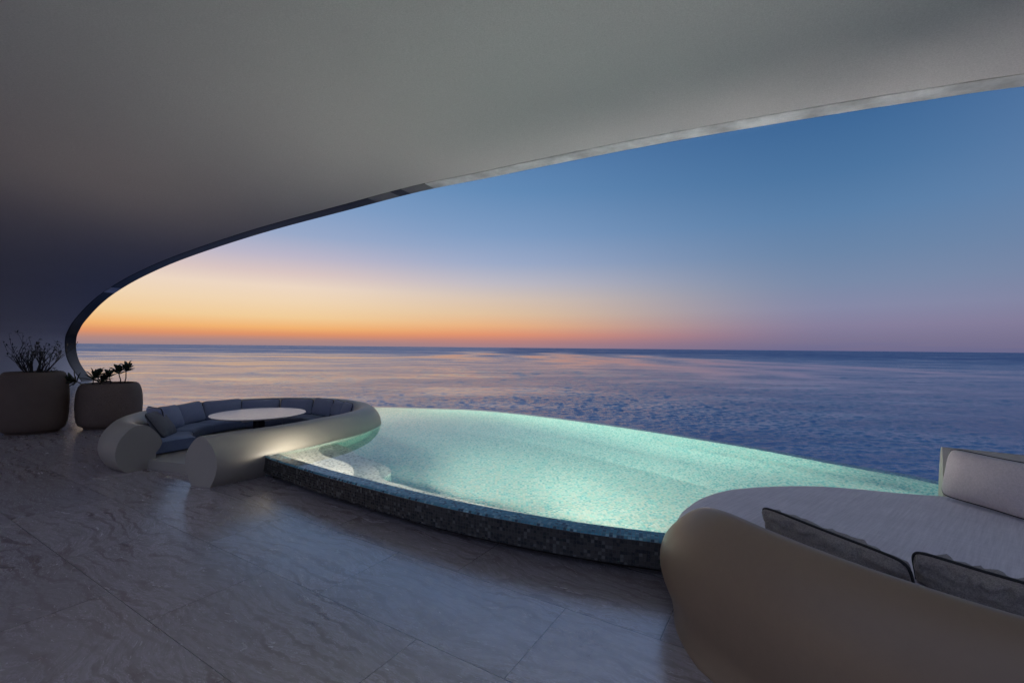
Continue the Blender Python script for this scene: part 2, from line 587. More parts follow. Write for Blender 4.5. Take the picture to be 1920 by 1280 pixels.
# ------------------------------------------------------------------ sky
w = bpy.data.worlds.new("World")
SC.world = w
w.use_nodes = True
t = NT(w.node_tree)
co = t.n('ShaderNodeTexCoord')
sp = t.n('ShaderNodeSeparateXYZ', Vector=(co, 0))
el = t.math('ARCSINE', (sp, 2))
az = t.math('ARCTAN2', sp, (sp, 1))                       # 0 straight ahead, + to the right
e01 = t.math('DIVIDE', t.math('MULTIPLY', el, 180 / PI), 50.0, clamp=True)


def stops(lst):
    return [(max(0, e) / 50.0, rgb(*c)) for e, c in lst]


ZEN = [(30, (120, 148, 196)), (40, (160, 172, 208)), (50, (190, 200, 232))]
left = t.ramp(e01, stops([(0, (158, 133, 138)), (.6, (176, 136, 130)), (1.25, (222, 146, 104)), (2.0, (240, 178, 114)), (3.2, (240, 203, 152)), (5.0, (239, 212, 178)),
                          (6.6, (236, 214, 194)), (8.2, (216, 196, 194)), (10.0, (188, 182, 200)), (12.5, (152, 168, 200)), (16, (126, 156, 196)), (22, (98, 138, 184))] + ZEN), 'LINEAR')
mid = t.ramp(e01, stops([(0, (160, 128, 138)), (.7, (184, 130, 126)), (1.6, (224, 146, 112)), (2.7, (232, 176, 130)), (4.2, (224, 192, 158)), (6.0, (214, 194, 178)), (8.0, (190, 186, 196)),
                         (10.5, (156, 170, 200)), (14, (126, 155, 194)), (19, (98, 138, 182)), (25, (78, 119, 167))] + ZEN))
right = t.ramp(e01, stops([(0, (108, 106, 142)), (1.2, (122, 116, 146)), (2.6, (132, 126, 156)), (4.5, (132, 136, 166)), (7.0, (120, 137, 168)), (10, (106, 133, 168)), (14, (90, 127, 168)),
                           (18, (75, 116, 160)), (23, (61, 103, 150))] + ZEN))
farr = t.ramp(e01, stops([(0, (84, 86, 112)), (8, (104, 106, 140)), (18, (140, 148, 184))] + ZEN))
f1 = t.n('ShaderNodeMapRange', {'interpolation_type': 'SMOOTHSTEP'}, Value=az, _1=R(-28), _2=R(1))
f2 = t.n('ShaderNodeMapRange', {'interpolation_type': 'SMOOTHSTEP'}, Value=az, _1=R(-7), _2=R(37))
# away from the afterglow, all round to the back
daz = t.math('ABSOLUTE', t.math('WRAP', t.math('ADD', az, R(26)), R(180), R(-180)))
f3 = t.n('ShaderNodeMapRange', {'interpolation_type': 'SMOOTHSTEP'}, Value=daz, _1=R(62), _2=R(130))
c = t.mix(f1, left, mid)
c = t.mix(f2, c, right)
c = t.mix(f3, c, farr)
# faint broken haze in the lowest degrees
hz = t.n('ShaderNodeTexNoise', Vector=t.n('ShaderNodeMapping', Vector=(co, 0), Scale=(6.0, 6.0, 160.0)), Scale=1.0, Detail=4.0)
hm = t.math('MULTIPLY', t.n('ShaderNodeMapRange', Value=el, _1=R(1.6), _2=R(.2)), t.n('ShaderNodeMapRange', Value=hz, _1=.45, _2=.7, _3=0.0, _4=.22))
c = t.mix(hm, c, rgb(140, 120, 134))
sky = t.n('ShaderNodeTexSky', {'sky_type': 'NISHITA', 'sun_disc': False, 'sun_elevation': R(-2.5), 'sun_rotation': R(-26)})
bg1 = t.n('ShaderNodeBackground', Color=c, Strength=1.0)
bg2 = t.n('ShaderNodeBackground', Color=sky, Strength=.015)
ad = t.n('ShaderNodeAddShader', _0=bg1, _1=bg2)
o = t.t.nodes.new('ShaderNodeOutputWorld')
t.link(ad, o.inputs['Surface'])

# ------------------------------------------------------------------ sea
SEA_Z = -14.0
import numpy as np


def build_sea():
    rng = np.random.default_rng(11)
    NR, NA = 430, 1700
    ypx = np.linspace(205.0, 1.6, NR)                   # rows evenly spread towards the horizon
    rad = 7100.0 / ypx
    ang = np.radians(np.linspace(-66, 60, NA))
    rr, aa = np.meshgrid(rad, ang, indexing='ij')
    X, Y = rr * np.sin(aa), rr * np.cos(aa)
    gap = np.gradient(rad)
    Z = np.zeros_like(X)
    # patches of wind and calm
    pt = np.zeros_like(X)
    for k in range(14):
        lam = rng.uniform(30, 160)
        th = rng.uniform(0, 2 * np.pi)
        pt += np.sin((X * np.cos(th) * .6 + Y * np.sin(th)) * 2 * np.pi / lam + rng.uniform(0, 6.28))
    gust = 1.0 + .3 * np.clip(pt / 3.5, -1, 1)
    for k in range(110):
        lam = .8 * 5.2 ** rng.random()
        th = np.radians(-62 + rng.normal(0, 30))          # direction the waves run
        slope = .037 * (1.0 if lam < 2.4 else (2.4 / lam) ** .8)
        amp = slope * lam / (2 * np.pi)
        kx, ky = np.cos(th) * 2 * np.pi / lam, np.sin(th) * 2 * np.pi / lam
        fade = np.clip((lam / np.maximum(gap, .05) - .55) / 1.9, 0, 1)[:, None]
        ph = kx * X + ky * Y + rng.uniform(0, 6.28)
        Z += amp * fade * (np.sin(ph) + .22 * np.cos(2 * ph))
    # longer swell further out
    for k in range(90):
        lam = 2.6 * 4.6 ** rng.random()
        th = np.radians(-62 + rng.normal(0, 34))
        kx, ky = np.cos(th) * 2 * np.pi / lam, np.sin(th) * 2 * np.pi / lam
        grow = np.clip((rr - 110) / 200, 0, 1) * np.clip((lam / np.maximum(gap, .05) - .12) / 1.5, 0, 1)[:, None]
        ph = kx * X + ky * Y + rng.uniform(0, 6.28)
        Z += .026 * lam / (2 * np.pi) * grow * (np.sin(ph) + .2 * np.cos(2 * ph))
    # long smooth slicks running out to sea
    calm = np.zeros_like(X)
    for x0, wd, y0, y1, amp, lam, dr in ((120, 17, 170, 1100, 16, 310, .06), (62, 9, 300, 1500, 20, 420, .10), (235, 22, 260, 1500, 22, 380, .05), (20, 14, 420, 1900, 30, 520, .12), (330, 14, 230, 900, 14, 260, -.06),
                                         (-60, 20, 520, 2300, 40, 600, -.05), (178, 8, 150, 520, 9, 170, .0)):
        xc = x0 + dr * (Y - y0) + amp * np.sin(2 * np.pi * Y / lam + x0) + .35 * amp * np.sin(2 * np.pi * Y / (lam * .31) + 2 * x0)
        w_ = wd * (1 + .5 * np.sin(2 * np.pi * Y / (lam * .6) + 3 * x0)) + .03 * Y
        e = np.exp(-((X - xc) / w_) ** 2) * np.clip((Y - y0) / 120, 0, 1) * np.clip((y1 - Y) / (.3 * y1), 0, 1)
        calm = np.maximum(calm, e)
    for y0, wd, sl, xa, xb in ((900, 70, .10, -1500, -150), (1700, 120, .05, -2600, -200), (420, 22, .12, -460, -150), (620, 40, -.05, -700, -60)):
        yc = y0 + sl * X + .5 * wd * np.sin(X / (3.1 * wd))
        e = np.exp(-((Y - yc) / wd) ** 2) * np.clip((X - xa) / 150, 0, 1) * np.clip((xb - X) / 150, 0, 1)
        calm = np.maximum(calm, .8 * e)
    Z *= 1 - .80 * calm
    # sheltered, calmer water to the left
    sx = np.clip((X + 260) / 380, 0, 1)
    Z *= gust * (.42 + .58 * sx * sx * (3 - 2 * sx))
    co = np.stack([X, Y, Z + SEA_Z], -1).reshape(-1, 3)
    i = np.arange(NR * NA).reshape(NR, NA)
    q = np.stack([i[:-1, :-1], i[:-1, 1:], i[1:, 1:], i[1:, :-1]], -1).reshape(-1, 4)[:, ::-1]
    # the far and flat rest of the sea, a little lower
    rings = [.01, 40, 200, 1000, 5000, 20000, 90000]
    c2, q2 = [], []
    base = len(co)
    for r in rings:
        for k in range(96):
            c2.append((r * math.cos(2 * PI * k / 96), r * math.sin(2 * PI * k / 96), SEA_Z - .9))
    for j in range(len(rings) - 1):
        for k in range(96):
            a0, a1 = base + j * 96 + k, base + j * 96 + (k + 1) % 96
            q2.append((a0, a0 + 96, a1 + 96, a1))
    co = np.concatenate([co, np.array(c2)])
    q = np.concatenate([q, np.array(q2)])
    me = bpy.data.meshes.new('sea')
    me.vertices.add(len(co))
    me.vertices.foreach_set('co', co.astype(np.float32).ravel())
    me.loops.add(q.size)
    me.loops.foreach_set('vertex_index', q.astype(np.int32).ravel())
    me.polygons.add(len(q))
    me.polygons.foreach_set('loop_start', (np.arange(len(q)) * 4).astype(np.int32))
    me.polygons.foreach_set('loop_total', np.full(len(q), 4, np.int32))
    me.polygons.foreach_set('use_smooth', np.ones(len(q), bool))
    me.update(calc_edges=True)
    at_ = me.attributes.new('calm', 'FLOAT', 'POINT')
    at_.data.foreach_set('value', np.concatenate([calm.ravel(), np.zeros(len(c2))]).astype(np.float32))
    me.materials.append(M['sea'])
    return link_obj(bpy.data.objects.new('sea', me))


sea = build_sea()
tag(sea, kind='structure')

# ------------------------------------------------------------------ shell of the villa with its oval opening
FN = Vector((.469, .883, 0))            # plan normal of the opening, outwards


def facade(px, py):
    d = ray(px, py)
    # facade line  Y = 9.58 - .531 X, slightly bowed
    tt = d.x / d.y
    y = 9.58 / (1 + .531 * tt)
    return EYE + d * (y / d.y)


inner_px = [(206, 800), (178, 752), (152, 714), (130, 683), (122, 658), (122, 633), (128, 617), (138, 601), (166, 570), (200, 543), (250, 514), (327, 480), (467, 432.5), (640, 384.5), (773, 349),
            (907, 321), (1013, 298), (1193, 261), (1373, 227.5), (1607, 187), (1747, 164.5), (1920, 138)]
inner = [facade(*p) for p in inner_px]
a, b = inner[-2], inner[-1]
# goes on beyond the frame, over and down to the floor on the right
inner += [Vector((8.6, 5.05, 5.12)), Vector((10.8, 3.85, 4.95)), Vector((13.0, 2.7, 4.45)), Vector((14.8, 1.75, 3.5)), Vector((15.9, 1.15, 2.2)), Vector((16.2, 1.0, .9)), Vector((16.1, 1.05, -.02))]
inner[0].z = min(inner[0].z, -.02)
inner = [Vector(p) for p in spline(inner, 6)]
NI = len(inner)

villa = empty('villa_shell', (-2, 6, 0), 'smooth grey plaster vault with a long oval opening to the sea', 'building')
mb = MB()
cen = Vector((-1.5, 10.4, 2.0))
VD = 9.3
rows = []
steps = [0, .015, .05, .12, .25, .45, .7, 1.0]
for p in inner:
    row = []
    lf = max(0.0, min(1.0, (-2.0 - p.x) / 9.0))
    VD = 9.3 + 8.0 * lf * lf * (3 - 2 * lf)  # left end drawn further back, out of view, to shade the floor
    for s in steps:
        q = p - FN * (VD * s)
        k = 1 - .10 * s * s
        lift = .55 * math.sin(min(1, s * 1.4) * PI / 2) * max(0, min(1, (p.z - 1) / 3))
        q.x = cen.x - FN.x * VD * s + (q.x - (cen.x - FN.x * VD * s)) * k
        q.z = q.z + lift
        row.append(q)
    rows.append(row)
mb.grid(rows)
vault = mb.build('vault', M['ceiling'], villa)


def rim_offset(i):
    a, b = inner[max(i - 1, 0)], inner[min(i + 1, NI - 1)]
    t = (b - a).normalized()
    n = t.cross(FN).normalized()
    # n points away from the opening's middle
    if n.dot(inner[i] - Vector((-1.5, 10.4, 1.5))) < 0:
        n = -n
    return n


rows = []
for i, p in enumerate(inner):
    n = rim_offset(i)
    rows.append([p + FN * .02 + n * .03, p + FN * .022 - n * .004, p + FN * .05 - n * .006, p + FN * .2 - n * .006, p + FN * .375 - n * .004, p + FN * .39 + n * .012, p + FN * .39 + n * .45])
# polished dark stone round the low end, pale rough concrete over the pool, a few banded blocks between
turn = min(range(NI), key=lambda i: (inner[i] - facade(690, 370)).length)
cuts = [(0, turn - 27, 'rim_dark'), (turn - 27, turn - 25, 'rim'), (turn - 25, turn, 'rim_dark'), (turn, turn + 2, 'rim_mid'), (turn + 2, turn + 3, 'rim_dark'), (turn + 3, turn + 5, 'rim_mid'), (turn + 5, NI - 1, 'rim')]
for i0, i1, mm in cuts:
    mb = MB()
    mb.grid(rows[i0:i1 + 1])
    mb.build('opening_rim', M[mm], villa, autosmooth=40)
mb = MB()
rows = [[p + rim_offset(i) * .035 - FN * .002, p + rim_offset(i) * .035 + FN * .03] for i, p in enumerate(inner)]
mb.grid(rows)
mb.build('shadow_gap', M['dark'], villa)  # shade of the gap painted as a near-black strip
# outer skin of the shell
mb = MB()
rows = []
for i, p in enumerate(inner):
    n = rim_offset(i)
    a_ = p + FN * .39 + n * .45
    rows.append([a_, a_ + n * .25 - FN * .6, a_ + n * .5 - FN * 3, a_ + n * .4 - FN * 6.5, a_ + n * .1 - FN * (9.65 + 8.0 * max(0.0, min(1.0, (-2.0 - p.x) / 9.0)) ** 2 * (3 - 2 * max(0.0, min(1.0, (-2.0 - p.x) / 9.0))))])
mb.grid(rows, flip=True)
mb.build('outer_skin', M['ceiling'], villa)

# ------------------------------------------------------------------ pool plan
near_px = [(511, 859), (597, 886), (667, 905), (747, 926), (813, 942), (897, 960), (980, 975), (1063, 989), (1147, 1001), (1251, 1014)]
near = [at(x, y, WATER) for x, y in near_px]
near = [(p.x, p.y) for p in near]
near += [(1.75, 2.93), (2.6, 2.75), (3.5, 2.66), (4.3, 2.66)]
far_px = [(1750, 899), (1671, 883.5), (1575, 867), (1431, 840), (1287, 816.5), (1144, 795), (1001, 777), (897, 767.5), (797, 764), (713, 762)]
far = [(at(x, y, WATER).x, at(x, y, WATER).y) for x, y in far_px]
far = [(4.78, 3.0), (4.72, 3.8)] + far + [(-3.7, 10.0), (-4.6, 9.75)]

# ridge line of the round sofa (plan), from the left end round the back to the end of the near arm
SOFA_C = Vector((-4.07, 7.42, 0))
ridge = [(-4.70, 5.80), (-5.10, 6.03), (-5.45, 6.50), (-5.66, 7.10), (-5.66, 7.75), (-5.38, 8.42), (-4.80, 8.90), (-4.10, 9.05), (-3.38, 8.88), (-2.80, 8.42), (-2.50, 7.80), (-2.52, 7.10),
         (-2.72, 6.50), (-2.97, 5.95), (-3.23, 5.55), (-3.50, 5.15)]
ridge = resample([(*p, 0) for p in spline([(x, y) for x, y in ridge], 8)], .07)
ridge = [(p.x, p.y) for p in ridge]
RN = normals2(ridge, 1)


def ring_part(y_lo, y_hi, off):
    """points of the right half of the ring, offset outwards, from near to far"""
    pts = [(p[0] + n.x * off, p[1] + n.y * off) for p, n in zip(ridge, RN) if p[0] > -4.4 and y_lo <= p[1] <= y_hi]
    return pts[::-1]


near_s = resample([(*p, 0) for p in spline(near, 6)], .12)
far_s = resample([(*p, 0) for p in spline(far, 6)], .15)
ring_in = ring_part(5.62, 9.5, -.02)
loop = [(p.x, p.y) for p in near_s] + [(p.x, p.y) for p in far_s]
ring_rev = ring_in[::-1]
# drop ring points left of where the far edge ends
loop += [q for q in ring_rev if q[0] > -4.25]
loop_n = normals2(loop, 1, closed=True)          # CCW loop: left is inwards


def inset(d):
    return [(p[0] + n.x * d, p[1] + n.y * d) for p, n in zip(loop, loop_n)]


# the deck: everything under the vault and the terrace outside, with the pool cut out
left_edge = [(-4.9, 9.95), (-6.2, 10.05), (-7.8, 10.35), (-9.6, 11.5), (-13.5, 15.3), (-19.0, 20.9), (-26, 24)]
deck = [(-30, -14), (20, -14), (20, .4), (4.9, 2.35)]
toe = .125
nn = normals2([(p.x, p.y) for p in near_s], 1)
near_toe = [(p.x + n.x * toe * .97, p.y + n.y * toe * .97) for p, n in zip(near_s, nn)]
deck += near_toe[::-1]
deck += [q for q in ring_in if q[0] > -4.3]
deck += left_edge
deck += [(-30, 24)]
mb = MB()
mb.v.extend(Vector((x, y, 0)) for x, y in deck)
mb.face(range(len(deck)))
floor = mb.build('terrace_floor', M['floor'], smooth=False)
tag(floor, kind='structure')
import bmesh
bm = bmesh.new()
bm.from_mesh(floor.data)
bmesh.ops.triangulate(bm, faces=bm.faces[:])
for f in bm.faces:
    if f.normal.z < 0:
        f.normal_flip()
# a slab edge down from the outline
be = [e for e in bm.edges if e.is_boundary]
r = bmesh.ops.extrude_edge_only(bm, edges=be)
for v in [g for g in r['geom'] if isinstance(g, bmesh.types.BMVert)]:
    v.co.z -= .35
bm.to_mesh(floor.data)
bm.free()

# cliff below
mb = MB()
out = [(-24, 21.5), (-13.0, 15.2), (-9.2, 11.2), (-6, 9.9), (-4.4, 9.9), (-1.5, 9.9), (1.2, 8.3), (3.2, 6.2), (4.4, 4.4), (4.8, 2.6), (12, 1.0), (20, .2)]
rows = []
op = resample([(*p, 0) for p in out], .8)
on = normals2([(p.x, p.y) for p in op], 1)
for p, n in zip(op, on):
    row = []
    for k, z in enumerate((-.36, -1.5, -3, -5, -8, -11, -15)):
        d = -.25 + (-.36 - z) * .13 + (mnoise.noise(Vector((p.x * .6, p.y * .6, z * .5))) * .5 if k else 0)
        row.append(Vector((p.x + n.x * d, p.y + n.y * d, z)))
    rows.append(row)
mb.grid(rows)
cliff = mb.build('terrain', M['rock'])
tag(cliff, kind='structure')

# ------------------------------------------------------------------ pool
FLOOR_Z = -.46
pool = empty('infinity_pool', (0, 5, 0), 'curved infinity pool lined with pale aqua mosaic between the two round seats', 'pool')
mb = MB()
wall_sec = [(.14, .071), (.0, .068), (.0, .248)]
sweep(mb, loop, wall_sec, side=1, closed=True, flip=True)
mb.build('pool_wall', M['wallm'], pool, autosmooth=35)
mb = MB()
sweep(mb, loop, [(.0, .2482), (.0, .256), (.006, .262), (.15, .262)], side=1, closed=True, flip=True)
mb.build('coping', M['coping'], pool, autosmooth=50)  # wet wall top, its sky reflection put into the tile colour
mb = MB()
sweep(mb, loop, [(.125, -.36), (.125, .075)], side=1, closed=True, flip=True)
mb.build('recessed_base', M['dark'], pool)  # shade of the toe recess put into a near-black colour
mb = MB()
sweep(mb, [(p.x, p.y) for p in far_s], spline([(.153, .20), (.17, .06), (.24, -.10), (.42, -.25), (.75, -.37), (1.2, -.43), (1.7, FLOOR_Z - .004)], 3), side=1, flip=True)
mb.build('cove', M['basin'], pool)
mb = MB()
sweep(mb, loop, [(.15, .262), (.154, .256), (.155, FLOOR_Z)], side=1, closed=True, flip=True)
mb.build('basin_wall', M['basin'], pool, autosmooth=35)
mb = MB()
fl = inset(.14)
mb.v.extend(Vector((x, y, FLOOR_Z)) for x, y in fl)
mb.face(range(len(fl)), [(x, y) for x, y in fl])
mb.build('basin_floor', M['basin'], pool, smooth=False)
# steps and the ledge along the near wall
s1 = [(596, 844), (600, 847), (606.7, 853), (626.7, 860), (646.7, 866), (660, 875), (664, 886.7), (661.7, 897)]
s2 = [(626, 841), (631.7, 846), (636.7, 851.7), (656.7, 858), (688, 866.7), (708, 880), (713, 891.7), (726.7, 901), (763, 911), (800, 921), (834, 929), (897, 944), (980, 961), (1063, 977)]
s3 = [(656, 841), (663, 847), (672, 853), (697, 862), (722, 873), (733, 882), (730, 889), (716, 897)]


def step_poly(px, z, close):
    pts = spline([(under(x, y, z).x, under(x, y, z).y) for x, y in px], 5)
    return pts + close


n_in = [(p.x + n.x * .152, p.y + n.y * .152) for p, n in zip(near_s, nn)]
back1 = [(-2.78, 6.9), (-2.9, 6.4), (-3.05, 5.8), (-2.75, 5.43)]


def near_between(x0, x1):
    return [q for q in n_in if x0 < q[0] < x1]


for k, (px, z) in enumerate(((s1, .13), (s2, .0), (s3, -.15))):
    poly = step_poly(px, z, [])
    xe = poly[-1][0]
    back = near_between(-2.72, xe - .03)[::-1]
    poly = poly + back + [(-3.02, 5.75), (-2.92, 6.3), (-2.75, 6.85)]
    mb = MB()
    mb.prism(poly, FLOOR_Z - .01 * k, z)
    ob = mb.build('step', M['steps'], pool, smooth=False)

mb = MB()
wl = inset(.002)
mb.v.extend(Vector((x, y, WATER)) for x, y in wl)
mb.face(range(len(wl)))
water = mb.build('pool_water', M['water'], smooth=False)
tag(water, kind='structure')

# area lamps: submerged ones in the pool walls, and fill lamps added below
def lamp(loc, aim, power, size, col=(1, .92, .77), sy=None):
    d = bpy.data.lights.new('pool_or_fill_lamp', 'AREA')
    d.shape = 'RECTANGLE'
    d.size = size
    d.size_y = sy or .08
    d.energy = power
    d.color = col
    o = bpy.data.objects.new('pool_or_fill_lamp', d)
    COL.objects.link(o)
    o.location = loc
    v = Vector(aim).normalized()
    o.rotation_euler = v.to_track_quat('-Z', 'Y').to_euler()
    return o


def wall_lamp(x, z, power, size=.3, down=-.1, col=(1, .92, .77)):
    i = min(range(len(near_s)), key=lambda k: abs(near_s[k].x - x))
    p, n = near_s[i], nn[i]
    return lamp((p.x + n.x * .175, p.y + n.y * .175, z), (n.x, n.y, down), power, size, col)


wall_lamp(-2.55, .235, 30, .5, -.25)
wall_lamp(-2.0, .235, 26, .5, -.25)
wall_lamp(-1.25, .215, 20, .5, -.1)
wall_lamp(-.2, .205, 10, .5, -.1)
wall_lamp(.7, .19, 9, .5, -.1)
for x in (-.9, -.1, .75):
    i = min(range(len(near_s)), key=lambda k: abs(near_s[k].x - x))
    p, n = near_s[i], nn[i]
    o = lamp((p.x + n.x * .50, p.y + n.y * .50, -.20), (n.x, n.y, .16), 55, .5, (1, .93, .80), .14)
    o.data.spread = R(105)
wall_lamp(1.75, .10, 430, .6, -.12)
wall_lamp(2.8, .10, 430, .6, -.12)
wall_lamp(3.8, .10, 440, .6, -.12)
lamp((-2.85, 8.62, .05), (1, .12, -.05), 520, .5, (1, .93, .80))
# fill lamps added out of view behind the two round seats to wash the vault
for loc, aim, pw in (((1.9, 4.25, .32), (-.05, .0, 1), 30), ((-3.3, 9.5, .30), (.25, -.40, 1), 56)):
    o = lamp(loc, aim, pw, .7, (1, .83, .86) if loc[0] > 0 else (1, .90, .78), .25)
    o.data.spread = R(170)
o = lamp((-8.25, 9.85, .10), (-.55, .35, 1), 24, .4, (1, .80, .58), .2)  # fill lamp added behind the lower planter to light the left wall
o.data.spread = R(170)
# lamps added unseen outside the weir to brighten the rim of the opening
for loc, rim, pw in (((4.62, 5.0, -.1), (7.0, 6.55, 5.1), 6.5), ((4.1, 5.9, -.1), (5.0, 7.75, 5.1), 5.6), ((3.2, 7.0, -.1), (3.3, 8.7, 5.2), 5.0), ((1.7, 8.4, -.1), (1.5, 9.7, 5.3), 4.2), ((-.3, 9.9, -.1), (-.4, 10.75, 5.4), 3.0)):
    o = lamp(loc, Vector(rim) - Vector(loc), pw, .4, (1, .95, .90), .4)
    o.data.spread = R(46)
# small lamp added at the pool corner to brighten the sofa's near arm
o = lamp((-2.50, 5.44, .30), (-.45, .9, .12), 4.2, .35, (1, .93, .80), .04)

# ------------------------------------------------------------------ round sofa
sofa = empty('round_sofa', tuple(SOFA_C), 'circular built-in sofa with a smooth pale shell, round table in the middle', 'sofa')
H = .57
sofa_sec = [(-.165, .0), (-.165, .19), (-.205, .24), (-.235, .31), (-.22, .36), (-.19, .42), (-.12, .51), (-.06, .555), (0, H), (.06, .562), (.12, .535), (.19, .465), (.24, .38), (.265, .27), (.255, .17), (.21, .07), (.16, .012), (.14, .0)]


def smooth_sec(sec, per=3):
    return spline(sec, per)


sec_s = smooth_sec(sofa_sec[1:], 2)
sec_s = [sofa_sec[0]] + sec_s


def lens_in(z):
    for (s0, z0), (s1_, z1) in zip(LENS, LENS[1:]):
        if z0 <= z <= z1:
            return s0 + (s1_ - s0) * (z - z0) / (z1 - z0)
    return 0


LENS = [(-.14, 0), (-.185, .07), (-.222, .15), (-.24, .24), (-.232, .33), (-.19, .42), (-.125, .5), (-.06, .548), (0, .5701)]


def sofa_end(i):
    # the near arm thins to a lens towards its end
    k = max(0, min(1, 1.35 - (len(ridge) - 1 - i) / 18))
    return [((s * (1 - k) + (lens_in(z) if s < 0 else -lens_in(z) * 1.04) * k) * (1 - .04 * k), z) for s, z in sec_s]


mb = MB()
arm_n = []
for i, n in enumerate(RN):
    k = max(0, 1 - (len(RN) - 1 - i) / 12)
    arm_n.append(n.lerp(Vector((.96, -.28, 0)), k * k * (3 - 2 * k)).normalized())
sweep(mb, ridge, sofa_end, side=1, caps=True, nr=arm_n)
mb.build('shell', M['shell'], sofa, autosmooth=50)
# the clad underside that stands in the pool
sub = [i for i, p in enumerate(ridge) if p[0] > -3.3 and p[1] > 5.62]
path = [ridge[i] for i in sub]
mb = MB()
sweep(mb, path, smooth_sec([(.269, .273), (.268, .25), (.258, .16), (.215, .05), (.16, -.06), (.10, -.25), (.06, -.5), (.05, FLOOR_Z)], 2), side=1)
mb.build('mosaic_base', M['base'], sofa)

# inner seat ring: plinth + pads
inner_path = [(p[0] - n.x * .165, p[1] - n.y * .165) for p, n in zip(ridge, RN)]
ip = resample([(*p, 0) for p in inner_path], .05)
ip = [(p.x, p.y) for p in ip]
mb = MB()
plat = [(p[0] + n.x * -.06, p[1] + n.y * -.06) for p, n in zip(ridge, RN)]
plat = [q for k, q in enumerate(plat) if k > 0 and (q[1] > 5.62 or q[0] < -4.2)]
mb.prism(plat + [(-3.62, 5.55)], -.004, .115)
mb.build('platform', M['shell'], sofa, smooth=False)


def seat_pad(a, b):
    path = ip[a:b]
    n = len(path)

    def sec(i):
        e = min(i, n - 1 - i)
        k = 1 if e >= 2 else (.90, .985)[e]
        dz = (.022, .005)[e] if e < 2 else 0
        z1 = .30 - dz
        return [(.01, .125 + dz * .5), (-.53, .125 + dz * .5), (-.575, .135 + dz * .5), (-.59, .17), (-.59, .25), (-.575, .285 - dz * .5), (-.53, z1), (-.3, z1 + .008), (-.05, z1), (.01, z1)]
    mb = MB()
    sweep(mb, path, sec, side=1, caps=True, flip=True)
    return mb.build('seat_pad', M['seat'], sofa, autosmooth=60)


npad = 8
N = max(i for i, q in enumerate(ip) if q[1] > 6.0 or q[0] < -4.4)
cut = [3 + round((N - 3) * k / npad) for k in range(npad + 1)]
for k in range(npad):
    seat_pad(cut[k], cut[k + 1] + (0 if k < npad - 1 else 0))


# ------------------------------------------------------------------ cushions
def pillow_mesh(w, h, t, seed=0, pinch=.04, wr=.006):
    rnd = random.Random(seed)
    n = 44 if wr > .009 else 18
    mbp = MB()
    tops, bots = [], []
    off = Vector((rnd.uniform(0, 50), rnd.uniform(0, 50), rnd.uniform(0, 50)))

    def P(u, v, sgn):
        e = (1 - u ** 4) * (1 - v ** 4)
        th = t * .5 * (max(0, (1 - u * u)) ** .42) * (max(0, (1 - v * v)) ** .42)
        # sides draw in between the corners
        x = w / 2 * u * (1 - pinch * (1 - v * v))
        y = h / 2 * v * (1 - pinch * 1.5 * (1 - u * u))
        cr = 1 - .10 * (abs(u * v)) ** 5
        x *= cr
        y *= cr
        edge = max(abs(u), abs(v))
        wrk = mnoise.noise(Vector((u * 5, v * 5, sgn * 3)) + off) * wr * (1 + 2 * edge ** 4) * min(1, e * 3)
        fold = math.sin(u * 26 + 5 * mnoise.noise(Vector((u * 3, 0, 0)) + off)) * wr * 2.4 * max(0, abs(v) - .5) * min(1, (1 - abs(v)) * 6)
        return Vector((x, y, sgn * (th + wrk + fold)))
    us = [math.sin(PI / 2 * (-1 + 2 * i / n)) for i in range(n + 1)]
    mbp.grid([[P(u, v, 1) for v in us] for u in us])
    mbp.grid([[P(u, v, -1) for v in us] for u in us], flip=True)
    ring = [P(u, -1, 0) for u in us] + [P(1, v, 0) for v in us[1:]] + [P(u, 1, 0) for u in us[::-1][1:]] + [P(-1, v, 0) for v in us[::-1][1:-1]]
    return mbp, ring


def place(mbp, M4):
    for i, v in enumerate(mbp.v):
        mbp.v[i] = M4 @ v


def cushion(c, face, w, h, t, lean, label, group, material, seed, roll=0.0, pip=.006, wr=.006):
    """c: point under the middle of its lower edge; face: plan direction its front looks to; lean: degrees back"""
    fdir = Vector((face[0], face[1], 0)).normalized()
    xa = Vector((0, 0, 1)).cross(fdir)          # its own right when seen from behind
    up = (Vector((0, 0, 1)) * math.cos(R(lean)) - fdir * math.sin(R(lean)))
    nz = xa.cross(up)
    rot = Matrix((xa, up, nz)).transposed().to_4x4()
    c = Vector(c)
    M4 = Matrix.Translation(c + up * (h / 2 * .97)) @ rot @ Matrix.Rotation(R(roll), 4, 'Z')
    e = empty('cushion', tuple(c), label, 'cushion', group)
    mbp, ring = pillow_mesh(w, h, t, seed, wr=wr)
    place(mbp, M4)
    mbp.build('cover', material, e)
    tb = MB()
    tb.tube([M4 @ p for p in ring], pip, 6, closed=True)
    tb.build('piping', M['piping'], e)
    return e


SG = 'cushions along the back of the round sofa'


def sofa_cushion(phi, rad, w, h, lean, label, material, seed, twist=0, z=.303, roll=0):
    a = R(phi)
    c = SOFA_C + Vector((math.cos(a), math.sin(a), 0)) * rad
    c.z = z
    fa = a + PI + R(twist)
    return cushion(c, (math.cos(fa), math.sin(fa)), w, h, .15, lean, label, SG, material, seed, roll, pip=.007)


